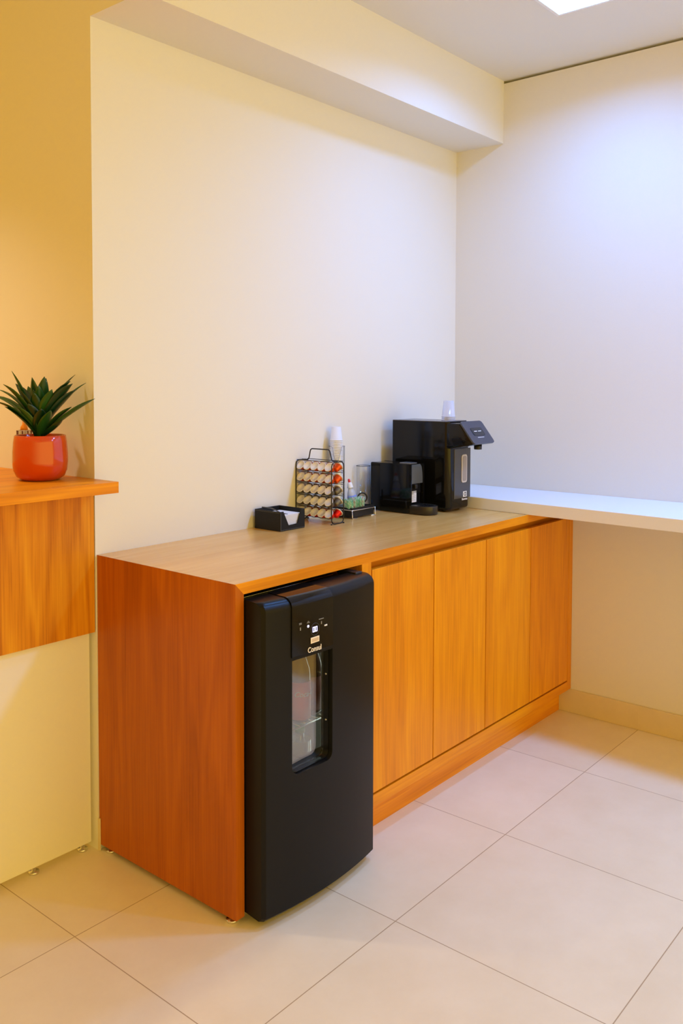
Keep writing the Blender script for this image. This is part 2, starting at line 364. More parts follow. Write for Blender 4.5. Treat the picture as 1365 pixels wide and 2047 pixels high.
# ------------------------------------------------------------------ potted plant
PC = Vector((-.128, .098, 1.1543))
pl = thing('potted_plant', 'leafy green plant in a glossy orange pot on the desk top', 'plant', PC)
b = bmesh.new()
lathe(b, [(0, .006), (.046, .006), (.048, 0), (.056, .002), (.070, .012), (.078, .030), (.0805, .055), (.0800, .085), (.0775, .115), (.0745, .1335), (.0730, .1350), (.0712, .1335), (.073, .115), (.0745, .085), (.074, .05), (.066, .02), (0, .014)], PC, 64)
link('pot', b, plain('orange_glaze', (.56, .050, .002), .10, coat=.5), pl, 'keep')
b = bmesh.new(); lathe(b, [(0, .122), (.03, .124), (.0715, .119), (.0715, .11), (0, .11)], PC, 32); link('soil', b, plain('dark_soil', (.03, .018, .01), .95, bump=1, bscale=180, var=.5), pl)
def leaf_mat():
    m, nt, bs = new_mat('dracaena_leaf'); L = nt.links.new
    oi = N(nt, 'ShaderNodeObjectInfo'); rp = N(nt, 'ShaderNodeValToRGB'); e = rp.color_ramp.elements
    e[0].color = (.004, .030, .012, 1); e[1].color = (.022, .095, .014, 1); L(oi.outputs['Random'], rp.inputs[0]); L(rp.outputs[0], bs.inputs['Base Color'])
    bs.inputs['Roughness'].default_value = .28; return m
M_leaf = leaf_mat()
def leaf(base, az, el, ln, wd_, droop, twist=0):
    bm = bmesh.new(); n = 12; p = Vector(base); e = el; rows = []
    d0 = Vector((math.cos(az), math.sin(az), 0)); side = Vector((-math.sin(az), math.cos(az), 0))
    for i in range(n+1):
        t = i/n; q_ = max(0, (t-.48)/.52)
        w = wd_*(.42+.58*math.sin(PI/2*min(1, t/.48)))*(1-q_**2.4)*1.12+.0005
        d = d0*math.cos(e)+Vector((0, 0, 1))*math.sin(e); nrm = side.cross(d).normalized()*-1
        s = (side*math.cos(twist*t)+nrm*math.sin(twist*t))
        fold = .30*w
        q = p.copy(); row = [q-s*w+nrm*fold, q-s*w*.5+nrm*fold*.35, q, q+s*w*.5+nrm*fold*.35, q+s*w+nrm*fold]
        for v in row: v.x = min(v.x, XL-.004)
        rows.append([bm.verts.new(v) for v in row]); p = p+d*(ln/n); e -= droop/n*(.3+1.4*t)
    for a, c in zip(rows, rows[1:]):
        for k in range(4): f = bm.faces.new((a[k], a[k+1], c[k+1], c[k])); f.smooth = True
    o = link('leaf', bm, M_leaf, pl, 'keep')
    sd = o.modifiers.new('s', 'SOLIDIFY'); sd.thickness = .0008
    return o
b = bmesh.new(); tube(b, [PC+Vector((0, 0, .115)), PC+Vector((.002, .001, .15)), PC+Vector((0, 0, .235))], .009); link('stem', b, plain('leafy_stem', (.03, .09, .02), .5), pl)
cam_az = math.atan2(-R.y, -R.x)            # toward the left of the picture
sideV = Vector((R.x, R.y, 0)).normalized(); backV = Vector((F.x, F.y, 0)).normalized()
def leaf_dir(sx, dy, el, ln, w, droop, z0, tw=0):
    v = sideV*sx+backV*dy; leaf(PC+Vector((0, 0, z0))+v.normalized()*.006, math.atan2(v.y, v.x), el, ln, w, droop, tw)
for a in ((-1, -.25, 1.12, .175, .017, .80, .14), (-1, .1, .93, .185, .016, .85, .14), (-1, -.5, .95, .165, .018, .75, .13), (-.9, .5, 1.15, .17, .016, .6, .15),
          (-.45, -.3, 1.22, .200, .017, .10, .14), (-.15, -.5, 1.42, .170, .018, .1, .14), (.28, -.4, 1.36, .175, .019, .12, .14), (.50, .3, 1.22, .205, .014, .55, .14),
          (.75, -.3, 1.10, .190, .019, .60, .14), (.9, .2, 1.02, .20, .017, .50, .14), (1, -.2, .92, .165, .017, .30, .15), (1, -.15, .68, .205, .014, .25, .128), (1, -.7, .45, .12, .013, -.3, .125), (-.3, -.2, 1.1, .17, .016, .5, .15), (.3, -.1, 1.15, .18, .015, .6, .15),
          (1, -.25, .82, .135, .014, .30, .13), (-.7, -.8, 1.10, .125, .021, .35, .118), (-.25, -1, 1.20, .125, .021, .25, .118), (.40, -1, 1.10, .115, .020, .3, .118),
          (.05, -1, 1.25, .145, .019, .25, .13), (.65, -.8, .98, .12, .018, .4, .12), (-.85, -.5, .90, .135, .017, .35, .125), (-1, .4, .85, .16, .015, .55, .14),
          (.6, -.6, 1.2, .155, .019, .35, .135), (-.5, -.7, 1.22, .155, .020, .3, .135), (0, .6, 1.3, .175, .018, .2, .14), (-.5, .6, 1.15, .165, .017, .4, .14),
          (.5, .5, 1.2, .16, .017, .3, .14), (-.15, -.8, 1.35, .125, .019, .1, .15), (.2, -.7, 1.3, .14, .019, .15, .15), (-.75, -.2, 1.15, .15, .020, .4, .15), (.75, .05, 1.18, .17, .018, .45, .15)):
    leaf_dir(*a[:7], tw=random.uniform(-.4, .4))

# bottle standing behind the pot
bt = thing('glass_bottle', 'ribbed clear glass bottle with orange neck, mostly hidden behind the orange pot', 'bottle', (-.067, .29, 1.1543))
b = bmesh.new(); pr = [(0, 0), (.021, 0), (.022, .01), (.022, .135), (.019, .140)]
lathe(b, pr, (-.067, .29, 1.1543), 16); link('bottle_body', b, clear('ribbed_glass', gloss=.3, opac=.35, ocol=(.7, .6, .6)), bt)
b = bmesh.new(); lathe(b, [(0, .1402), (.012, .1402), (.011, .150), (.0055, .158), (.005, .172), (0, .172)], (-.067, .29, 1.1543), 16); link('bottle_neck', b, plain('orange_plastic', (.85, .30, .02), .35), bt)
b = bmesh.new()
for k in range(8):
    a = k*PI/4; x, y = -.067+.0225*math.cos(a), .29+.0225*math.sin(a); box(b, x-.0014, x+.0014, y-.0014, y+.0014, 1.165, 1.293)
link('dark_rib', b, plain('brown_stripe', (.12, .02, .02), .4), bt)

# ------------------------------------------------------------------ mini fridge
fr = thing('mini_fridge', 'black under-counter mini fridge with glass window in the open cabinet bay', 'fridge', (.27, -.35, 0))
FX0, FX1 = .034, .512
def front_y(x):                              # bowed door front
    u = (x-(FX0+FX1)/2)/((FX1-FX0)/2); return -.703+.024*u*u
b = bmesh.new(); bx0, bx1, by0, by1, bz0, bz1 = .044, .502, -.605, -.06, .022, .858
rbox(b, bx0, bx1, by0, by1, bz0, bz1, .006, 2); body = link('fridge_body', b, M_blackmatte, fr)
c_ = bmesh.new(); box(c_, .075, .471, -.70, -.14, .07, .82); boolean(body, c_)
b = bmesh.new()                              # pale inner lining, an open-fronted box
for q in ((.0755, .0785, -.6045, -.1405, .071, .819), (.4675, .4705, -.6045, -.1405, .071, .819), (.0786, .4674, -.1435, -.1405, .071, .819), (.0786, .4674, -.6045, -.1436, .071, .074), (.0786, .4674, -.6045, -.1436, .816, .819)): box(b, *q)
link('inner_lining', b, plain('pale_grey_lining', (.60, .61, .56), .5), fr)
b = bmesh.new(); box(b, .455, .4665, -.59, -.575, .12, .80)
link('interior_light', b, emis('interior_strip', (.85, 1, .95), 7.0), fr)
def door_mesh(x0, x1, off=0, zlo=.028, zhi=.873, back=-.607, n=28, R_=.028):
    """vertical section extruded across x with a bowed front and big rounded top front edge"""
    bm = bmesh.new(); cols = []
    for i in range(n+1):
        x = x0+(x1-x0)*i/n; yf = front_y(x)-off
        e = min(x-FX0, FX1-x); rr = .009
        if e < rr: yf += rr-math.sqrt(max(0, rr*rr-(rr-e)**2))
        s = [(back, zlo), (yf+.010, zlo-.006), (yf, zlo+.004), (yf, (zlo+zhi-R_)/2)]
        for k in range(11):
            a = (PI/2)*k/10; s.append((yf+R_*(1-math.cos(a)), zhi+off*.5-R_+R_*math.sin(a)))
        s.append((back, zhi+off*.5+.001)); cols.append([bm.verts.new((x, y, z)) for y, z in s])
    m = len(cols[0])
    for a, c in zip(cols, cols[1:]):
        for k in range(m): bm.faces.new((a[k], c[k], c[(k+1) % m], a[(k+1) % m]))
    bm.faces.new(cols[0][::-1]); bm.faces.new(cols[-1]); return bm
xs_seg = .0
door = link('fridge_door', door_mesh(FX0, FX1, n=60), M_blackmatte, fr)
def rr_outline(x0, x1, z0, z1, r, n=5):
    o = []
    for cx, cz, a0 in ((x0+r, z0+r, PI), (x1-r, z0+r, 1.5*PI)):
        for k in range(n+1): a = a0+PI/2*k/n; o.append((cx+r*math.cos(a), cz+r*math.sin(a)))
    o += [(x1, z1), (x0, z1)]; return o
WX0, WX1, WZ0, WZ1 = .128, .285, .392, .705
c_ = bmesh.new(); prism(c_, rr_outline(WX0, WX1, WZ0, WZ1, .022), 1, -.80, -.60); boolean(door, c_)
c_ = bmesh.new(); box(c_, .100, .360, -.664, -.58, .380, .72); boolean(door, c_); auto_smooth(door, 30)
panel = door_mesh(.124, .282, off=.004, n=14, zlo=.712)
# keep only the skin of the centre strip above the window
bm = panel
for f in [f for f in bm.faces if all(v.co.y > -.64 for v in f.verts)]: bm.faces.remove(f)
for v in [v for v in bm.verts if not v.link_faces]: bm.verts.remove(v)
cp = link('control_panel', bm, M_blackgloss, fr); auto_smooth(cp, 30)
def rim_frame(depth_y, t_, y0):
    bm = bmesh.new(); o1 = rr_outline(WX0+.0004, WX1-.0004, WZ0+.0004, WZ1-.0004, .0216); o2 = rr_outline(WX0+t_, WX1-t_, WZ0+t_, WZ1-t_, .018)
    def ring(o, y): return [bm.verts.new((x, y if y is not None else front_y(x), z)) for x, z in o]
    a = ring(o1, y0); b_ = ring(o2, y0); c1 = ring(o1, depth_y); d_ = ring(o2, depth_y); n = len(a)
    for i in range(n):
        j = (i+1) % n
        for p, q in ((a, b_), (b_, d_), (d_, c1), (c1, a)): bm.faces.new((p[i], p[j], q[j], q[i]))
    return bm
wf = link('window_frame', rim_frame(-.664, .003, -.690), M_blackgloss, fr)
b = bmesh.new(); prism(b, rr_outline(WX0+.0034, WX1-.0034, WZ0+.0034, WZ1-.0034, .0175), 1, -.672, -.668); link('window_glass', b, M_glass, fr)
for z in (.629, .498):
    b = bmesh.new(); lathe(b, [(0, 0), (.0028, 0), (.0028, .002), (0, .002)], (WX1-.0031, -.682, z), 10, Matrix.Rotation(-PI/2, 4, 'Y')); link('frame_rivet', b, M_chrome, wf)
yd = lambda x: front_y(x)-.0044
M_txt = plain('cream_print', (.88, .80, .66), .5); M_led = emis('lavender_led', (.72, .66, 1.0), 2.6); M_dim = plain('grey_print', (.30, .30, .28), .5)
text('brand_lettering', 'Consul', .0205, M_txt, cp, (.205, yd(.205)-.0010, .7225), right=(1, -.057, 0), extrude=.0006, bold=.0002, wscale=.92)
b = bmesh.new(); rbox(b, .1895, .2245, yd(.207)-.0012, yd(.207)+.0005, .7395, .7555, .0005, 1); bd = link('badge', b, plain('badge_rim', (.86, .76, .60), .4), cp)
b = bmesh.new(); box(b, .1935, .2205, yd(.207)-.0016, yd(.207)-.0011, .7430, .7520); link('badge_inset', b, plain('badge_tan', (.62, .47, .30), .4), bd)
b = bmesh.new(); tube(b, [(.207+.0165*math.cos(a), yd(.207+.0165*math.cos(a))-.0003, .7765+.0165*math.sin(a)) for a in [2*PI*k/32 for k in range(32)]], .0006, 6, True); link('display_ring', b, plain('ring_grey', (.06, .06, .06), .4), cp)
b = bmesh.new()
for x0 in (.1975, .2075):                  # two seven-segment zeros
    for q in ((0, .0085, 0, .0018), (0, .0085, .0125, .0143), (0, .0019, 0, .0143), (.0066, .0085, 0, .0143)):
        box(b, x0+q[0], x0+q[1], yd(.207)-.0010, yd(.207)-.0002, .769+q[2], .769+q[3])
link('display_digits', b, M_led, cp)
b = bmesh.new(); lathe(b, [(0, 0), (.0036, 0), (.0036, .0008), (0, .0008)], (.1815, yd(.18)+.0002, .789), 14, Matrix.Rotation(PI/2, 4, 'X')); link('indicator_light', b, M_led, cp)
for (x, z, w, h) in ((.1815, .799, .011, .0016), (.1815, .8022, .005, .0014), (.1525, .7995, .010, .0014), (.1525, .8025, .010, .0014), (.2320, .800, .020, .0016), (.2325, .789, .0028, .0075), (.1525, .787, .003, .008)):
    b = bmesh.new(); box(b, x-w/2, x+w/2, yd(x)-.0006, yd(x)+.0004, z-h/2, z+h/2); link('panel_mark', b, M_dim, cp)
for x in (.2475, .2535):
    b = bmesh.new(); box(b, x-.0024, x+.0024, yd(x)-.0007, yd(x)+.0004, .7765, .7805); link('panel_mark', b, plain('white_print', (.9, .9, .9), .5), cp)
b = bmesh.new(); tube(b, [(.050, -.548, .8595), (.470, -.548, .8595)], .0016, 6); link('top_edge_strip', b, M_chrome, fr)
b = bmesh.new(); rbox(b, .468, .500, -.640, -.565, .8625, .879, .004, 2); link('hinge_cover', b, M_black, fr)
for (x, y) in ((.07, -.57), (.476, -.57), (.07, -.1), (.476, -.1)):
    b = bmesh.new(); lathe(b, [(0, 0), (.014, 0), (.014, .012), (.008, .014), (.008, .0225), (0, .0225)], (x, y, 0), 20); link('fridge_foot', b, plain('pale_foot', (.6, .58, .5), .5), fr)
b = bmesh.new()
for k in range(15): x = .09+k*.0262; tube(b, [(x, -.59, .4575), (x, -.16, .4575)], .0016, 6)
for y in (-.59, -.38, -.16): tube(b, [(.080, y, .4545), (.466, y, .4545)], .0022, 6)
link('wire_shelf', b, M_chrome, fr)
b = bmesh.new(); box(b, .0795, .4665, -.595, -.15, .150, .155); link('lower_shelf', b, M_clearp, fr)

def bottle(c, h, r, label, capm, labm, z0, z1, body, name='drink_bottle', word=None, wmat=None, face=(-.66, -.75, 0)):
    c = Vector(c); t = thing(name, label, 'bottle', c)
    pr = [(0, 0), (r*.8, 0), (r, .01), (r, h*.58), (r*.93, h*.66), (r*.6, h*.80), (r*.40, h*.88), (r*.38, h*.93), (0, h*.93)]
    b = bmesh.new(); lathe(b, pr, c, 28); link('bottle_body', b, body, t)
    b = bmesh.new(); lathe(b, [(0, h*.932), (r*.46, h*.932), (r*.46, h), (0, h)], c, 20); link('bottle_cap', b, capm, t)
    b = bmesh.new(); lathe(b, [(r+.0006, z0-c.z), (r+.0010, z0-c.z), (r+.0010, z1-c.z), (r+.0006, z1-c.z), (r+.0006, z0-c.z)], c, 32); lb = link('bottle_label', b, labm, t)
    if word:
        f = Vector(face).normalized(); rt = Vector((-f.y, f.x, 0))
        text('label_lettering', word[0], word[1], wmat, lb, c+f*(r+.0016)+Vector((0, 0, word[2]-c.z)), right=rt, bendr=r+.0016, shear=.35, bold=.0003)
    return t
M_redlab = plain('red_label', (.88, .15, .03), .45); M_wht = plain('white_lettering', (.92, .88, .80), .5)
bottle((.305, -.560, .4592), .235, .0325, 'cola bottle with red label behind the fridge window', M_redlab, M_redlab, .470, .580, plain('dark_cola', (.10, .035, .02), .1), word=('Coca-Cola', .022, .545), wmat=M_wht, face=(.064, -.997, 0))
bottle((.375, -.545, .4592), .235, .0325, 'red labelled bottle right of the cola bottle in the fridge, half lost in reflection', M_redlab, plain('dull_red_label', (.60, .20, .16), .5), .475, .575, plain('amber_drink', (.22, .10, .06), .1))
gb = clear('pale_green_bottle', tint=(.80, .88, .80), gloss=.2, opac=.15, ocol=(.5, .6, .5))
bottle((.312, -.555, .1552), .285, .032, 'clear soda bottle with green cap on the fridge lower shelf', plain('green_cap', (.10, .50, .26), .35), clear('clear_label', opac=.35, ocol=(.7, .72, .62)), .29, .40, gb)

# ------------------------------------------------------------------ black napkin box
nx0, nx1, ny0, ny1, nz0, nz1, th = .667, .797, -.140, -.012, HT, .990, .004
nb = thing('napkin_box', 'black leatherette napkin box with notched front at the left end of the worktop', 'box', ((nx0+nx1)/2, (ny0+ny1)/2, nz0))
b = bmesh.new()
t = bmesh.new(); box(t, nx0, nx1, ny0, ny1, nz0, nz1)
bmesh.ops.bevel(t, geom=[e for e in t.edges], offset=.0012, segments=1, affect='EDGES'); join(b, t)
ob = link('box_shell', b, M_leather, nb)
c_ = bmesh.new(); box(c_, nx0+th, nx1-th, ny0+th, ny1-th, nz0+th, nz1+.02); boolean(ob, c_)
wN = nx1-nx0
c_ = bmesh.new(); prism(c_, [(nx0+wN*.12, nz1+.01), (nx0+wN*.86, nz1+.01), (nx0+wN*.84, nz1-.004), (nx0+wN*.70, nz0+.020), (nx0+wN*.34, nz0+.018), (nx0+wN*.14, nz1-.004)], 1, ny0-.02, ny0+th+.004); boolean(ob, c_)
b = bmesh.new()
for k in range(24):
    y = ny0+.006+k*(ny1-ny0-.012)/23; box(b, nx0-.0006, nx0, y-.0016, y+.0016, nz1-.0045, nz1-.0037)
    if k % 1 == 0: z = nz0+.004+k*.0027; box(b, nx0+.002, nx0+.003, ny0-.0006, ny0, z-.0008, z+.0008)
for k in range(26):
    x = nx0+.004+k*.0049; box(b, x-.0015, x+.0015, ny0-.0006, ny0, nz0+.0035, nz0+.0043)
link('stitching', b, M_stitch, nb)
b = bmesh.new(); tube(b, fillet([(nx0+.035, ny1-.003, nz1+.003), (nx0+.040, ny1-.045, nz1+.003), (nx0+.047, ny0+.040, nz1-.012), (nx0+.060, ny0+.02, nz1-.016)], .01), .0022); link('paperweight_arm', b, plain('dark_steel', (.15, .15, .15), .3, .8), nb)
b = bmesh.new()
for k in range(22): z = nz0+.0045+k*.0023; j = random.uniform(-.0012, .0012); box(b, nx0+.010+j, nx1-.010+j, ny0+.0075+j*.5, ny1-.012, z, z+.0017)
tag(link('paper_napkins', b, M_paper), 'stack of white paper napkins inside the black napkin box', 'napkins', kind='stuff')

# ------------------------------------------------------------------ capsule rack
rx0, rx1, ry0, ry1 = .8985, .9685, -.1815, -.004
rk = thing('capsule_rack', 'black wire capsule rack with a carrying handle, standing beside the napkin box', 'rack', (.9335, -.093, HT))
for nm, y in (('end_frame', ry0), ('end_frame', ry1)):
    b = bmesh.new()
    tube(b, fillet([(rx0, y, HT+.0024), (rx0, y, 1.152), (rx1, y, 1.152), (rx1, y, HT+.0024)], .020, 6, True), .0022, 8, True); link(nm, b, M_wire, rk)
xm = (rx0+rx1)/2
b = bmesh.new(); tube(b, fillet([(xm, ry1, 1.153), (xm, ry1-.033, 1.153), (xm, ry1-.043, 1.196), (xm, ry0+.040, 1.196), (xm, ry0+.028, 1.153), (xm, ry0, 1.153)], .010, 4), .0023); link('handle', b, M_wire, rk)
PIT = .0352; CY = [-.0215-PIT*k for k in range(5)]; ROWZ = [1.133, 1.0895, 1.046, 1.0025, .959]
TILT = math.radians(36)
for z in ROWZ:
    for sx, x in ((-1, rx0), (1, rx1)):
        b = bmesh.new()
        tube(b, [(x-sx*.0055, ry0, z+.0205), (x-sx*.0055, ry1, z+.0205)], .0015, 6)
        # scalloped lower rail that cradles the capsules
        pts = []
        for k in range(41):
            y = ry0+(ry1-ry0)*k/40; ph = (y-CY[0])/PIT*2*PI
            pts.append((x-sx*.004, y, z-.0185+.0022*(1-math.cos(ph))/2))
        tube(b, pts, .0013, 6); link('rail', b, M_wire, rk)
for y in (ry0, ry1):
    for x in (rx0, rx1): b = bmesh.new(); lathe(b, [(0, 0), (.0035, 0), (.0035, .004), (0, .004)], (x, y, HT), 10); link('rubber_foot', b, M_wire, rk)
def make_capsule(mat):
    t = bpy.data.objects.new('coffee_capsule', None); C.objects.link(t); WL[t.name] = Vector((0, 0, 0)); t.empty_display_size = .01
    b = bmesh.new(); lathe(b, [(.0150, -.0012), (.0145, -.004), (.0118, -.019), (.0100, -.0235), (.0062, -.0262), (0, -.0265)], seg=20)
    link('capsule_body', b, mat, t, origin=(0, 0, 0))
    b = bmesh.new(); lathe(b, [(0, -.0001), (.0150, -.0002), (.0152, .0009), (.0184, .0010), (.0187, .0002), (.0186, -.0010), (.0150, -.0014)], seg=28)
    link('capsule_lid', b, M_foil, t, origin=(0, 0, 0)); return t
rowmat = [(M_orangecap, 'orange', 'top row'), (M_orangecap, 'orange', 'second row'), (M_greycap, 'grey', 'third row'), (M_greycap, 'grey', 'fourth row'), (M_redcap, 'red', 'bottom row')]
place = ['first from wall', 'second from wall', 'third from wall', 'fourth from wall', 'fifth from wall']
protos = {}
for r_, (mat, cn, rn) in enumerate(rowmat):
    for sd_, sn in ((-1, 'lid facing napkin box'), (1, 'lid facing coffee machine')):
        for k, y in enumerate(CY):
            if mat.name not in protos: protos[mat.name] = o = make_capsule(mat)
            else: o = copy_tree(protos[mat.name])
            x = rx0+.0065 if sd_ < 0 else rx1-.0065
            j = random.uniform(-.03, .03)
            o.rotation_euler = (Matrix.Rotation(j, 3, 'Z') @ Matrix.Rotation(sd_*(PI/2-TILT+j), 3, 'Y')).to_euler()
            o.location = (x, y, ROWZ[r_]+.001)
            tag(o, '%s coffee capsule, rack %s, %s, %s' % (cn, rn, place[k], sn), 'capsule', 'coffee capsules in the wire rack')

# ------------------------------------------------------------------ tray with wire frame
tx0, tx1, ty0, ty1 = 1.058, 1.203, -.152, -.006
tr = thing('serving_tray', 'black tray in a chrome wire frame between the capsule rack and coffee machine', 'tray', (1.13, -.08, HT))
b = bmesh.new(); z0 = HT+.006
prism(b, [(tx0+.008, ty0+.008), (tx1-.008, ty0+.008), (tx1-.008, ty1-.004), (tx0+.008, ty1-.004)], 2, z0, z0+.004)
for q in ((tx0+.004, tx0+.008, ty0+.004, ty1-.002), (tx1-.008, tx1-.004, ty0+.004, ty1-.002), (tx0+.008, tx1-.008, ty0+.004, ty0+.008), (tx0+.008, tx1-.008, ty1-.006, ty1-.002)): box(b, *q, z0, z0+.036)
link('tray_basin', b, M_black, tr)
b = bmesh.new(); zt = HT+.033
tube(b, fillet([(tx0, ty0, zt), (tx1, ty0, zt), (tx1, ty1, zt), (tx0, ty1, zt)], .008, 4, True), .0017, 8, True)
for y in (ty0-.001, ty1):
    tube(b, fillet([(tx0, y+.002, zt), (tx0, y, HT+.002), (tx0+.03, y, HT+.002)], .004), .0017); tube(b, fillet([(tx1, y+.002, zt), (tx1, y, HT+.002), (tx1-.03, y, HT+.002)], .004), .0017)
link('wire_frame', b, plain('polished_wire', (.85, .83, .80), .2, .9), tr)

# sachets: separate little packets leaning in the tray
M_sg = []
for k, (c1, c2) in enumerate((((.25, .62, .35), (.75, .88, .72)), ((.62, .80, .60), (.12, .50, .25)), ((.85, .86, .80), (.70, .25, .20)))):
    m, nt, bs = new_mat('sachet_print_%s' % ('green', 'pale', 'white')[k]); wv = N(nt, 'ShaderNodeTexNoise'); wv.inputs['Scale'].default_value = 110
    tc = N(nt, 'ShaderNodeTexCoord'); nt.links.new(tc.outputs['Object'], wv.inputs['Vector']); rp = N(nt, 'ShaderNodeValToRGB'); rp.color_ramp.interpolation = 'CONSTANT'
    e = rp.color_ramp.elements; e[0].color = (*c1, 1); e[1].position = .53; e[1].color = (*c2, 1); nt.links.new(wv.outputs['Fac'], rp.inputs[0]); nt.links.new(rp.outputs[0], bs.inputs['Base Color']); bs.inputs['Roughness'].default_value = .5; M_sg.append(m)
nmS = [0, 1, 0, 0, 2, 1, 0, 0, 1, 0, 2, 0]
for k in range(12):
    b = bmesh.new(); w, h, d_ = .0066, .066, .044
    x = tx0+.018+k*.0078; n_ = 6; lean = .30 if k < 3 else random.uniform(-.06, .08)
    t = bmesh.new(); G = {}
    for i in range(n_+1):
        for j in range(n_+1):
            u, v = i/n_, j/n_; puff = w/2*(math.sin(PI*u)*math.sin(PI*v))**.5 if 0 < u < 1 and 0 < v < 1 else .0002
            for s in (-1, 1): G[i, j, s] = t.verts.new((s*puff, (u-.5)*d_, v*h))
    for i in range(n_):
        for j in range(n_):
            for s in (-1, 1): f = t.faces.new((G[i, j, s], G[i+1, j, s], G[i+1, j+1, s], G[i, j+1, s])); f.smooth = True
    for i in range(n_):
        for (a, c) in (((i, 0), (i+1, 0)), ((i, n_), (i+1, n_)), ((0, i), (0, i+1)), ((n_, i), (n_, i+1))): t.faces.new((G[a[0], a[1], -1], G[c[0], c[1], -1], G[c[0], c[1], 1], G[a[0], a[1], 1]))
    join(b, t, Matrix.Translation((x, ty0+.034+random.uniform(-.002, .002), z0+.0045)) @ Matrix.Rotation(random.uniform(-.1, .1)+(-.55 if k > 2 else -.2), 4, 'Z') @ Matrix.Rotation(-lean, 4, 'Y'))
    o = link('sweetener_sachet', b, M_sg[nmS[k]])
    cw = ('green printed', 'pale green', 'white and red')[nmS[k]]
    wh = ['leftmost in the tray, leaning out', 'second from the left in the tray', 'third from the left in the tray', 'fourth from the left in the tray', 'fifth from the left in the tray', 'sixth from the left in the tray', 'seventh from the left in the tray', 'eighth from the left in the tray', 'fourth from the right in the tray', 'third from the right in the tray', 'second from the right in the tray', 'rightmost in the tray'][k]
    tag(o, '%s sweetener sachet, %s' % (cw, wh), 'sachet', 'sachets upright in the tray')

# sweetener bottle, leaning
sb = thing('sweetener_bottle', 'small sweetener bottle with white cap and red tip behind the sachets', 'bottle', (1.168, -.076, z0+.0042))
Ml = Matrix.Translation((1.168, -.076, z0+.0042)) @ Matrix.Rotation(math.radians(-8), 4, 'Y') @ Matrix.Rotation(math.radians(-7), 4, 'X')
def sbp(name, prof, mat, sy=.8):
    b = bmesh.new(); lathe(b, prof, seg=28); bmesh.ops.transform(b, matrix=Ml @ Matrix.Diagonal((1, sy, 1, 1)), verts=b.verts[:]); return link(name, b, mat, sb)
sbp('bottle_body', [(0, 0), (.022, 0), (.024, .006), (.0235, .04), (.0215, .062), (.0175, .080), (.013, .092), (.0095, .098), (0, .098)], clear('pale_plastic', gloss=.1, opac=.55, ocol=(.72, .74, .80)))
def band(name, z0_, z1_, col):
    def rad(z): return .0247-max(0, z-.035)*.145 if z < .062 else .0212-(z-.062)*.24
    sbp(name, [(rad(z0_), z0_), (rad(z0_)+.0004, z0_), (rad((z0_+z1_)/2)+.0004, (z0_+z1_)/2), (rad(z1_)+.0004, z1_), (rad(z1_), z1_), (rad(z0_), z0_)], plain(name+'_colour', col, .5))
band('white_label', .006, .030, (.85, .84, .84)); band('red_band', .031, .038, (.75, .20, .14)); band('yellow_label', .0385, .058, (.86, .74, .34)); band('blue_band', .0585, .068, (.22, .30, .72))
sbp('bottle_cap', [(0, .0985), (.0125, .0985), (.0125, .101), (.0112, .106), (.0095, .116), (.006, .121), (0, .121)], plain('white_cap', (.88, .88, .88), .4), 1)
sbp('red_tip', [(0, .1212), (.0052, .1212), (.0050, .1300), (.0035, .1345), (0, .1352)], plain('red_plastic', (.75, .04, .04), .35), 1)

# ------------------------------------------------------------------ paper cups in a clear holder
hc = Vector((1.094, -.043, z0+.0042))
cl = thing('cup_holder', 'clear acrylic cup holder with a notched rim behind the capsule rack', 'holder', hc)
b = bmesh.new(); seg = 48; R_ = .0325
A, B = [], []
for i in range(seg):
    a = 2*PI*i/seg; d = Vector((math.cos(a), math.sin(a), 0)); s = abs(d.dot(sideV))
    topz = 1.196 if s > .55 else 1.196-.055*min(1, (.55-s)/.35)**.8
    A.append(b.verts.new(hc+d*R_)); q = hc+d*R_; q.z = topz; B.append(b.verts.new(q))
for i in range(seg): f = b.faces.new((A[i], A[(i+1) % seg], B[(i+1) % seg], B[i])); f.smooth = True
rimpts = [v.co.copy() for v in B]
link('holder_tube', b, M_clear, cl, 'keep')
b = bmesh.new(); tube(b, rimpts, .0008, 5, True); link('rim', b, plain('rim_edge_grey', (.25, .25, .26), .2), cl)
b = bmesh.new(); lathe(b, [(0, 0), (R_-.001, 0), (R_-.001, .003), (0, .003)], hc, 32); link('holder_base', b, M_clear, cl)
M_cup = plain('white_paper_cup', (.88, .87, .86), .55)
b = bmesh.new(); lathe(b, [(0, .0520), (.0165, .0520), (.0172, .0540), (.0178, .0540), (.0240, .0025), (.0258, .0025), (.0262, .0012), (.0256, 0), (.0240, 0), (.0232, .001), (.0170, .0505), (0, .0505)], seg=28)
cup0 = link('paper_cup', b, M_cup, origin=(0, 0, 0)); cup0.data.polygons.foreach_set('use_smooth', [True]*len(cup0.data.polygons))
ncup = 46; zb = z0+.009
for k in range(ncup):
    o = cup0 if k == 0 else cup0.copy()
    if k: C.objects.link(o)
    sh = .004*(k/ncup)
    o.location = (hc.x+sh*sideV.x*-.5, hc.y+sh*sideV.y*-.5, zb+k*.00632)
    lab = ('topmost white paper cup of the upturned stack in the clear holder' if k == ncup-1 else 'white paper cup showing only its rim inside the tall upturned stack')
    tag(o, lab, 'cup', 'paper cups stacked upside down in the clear holder')

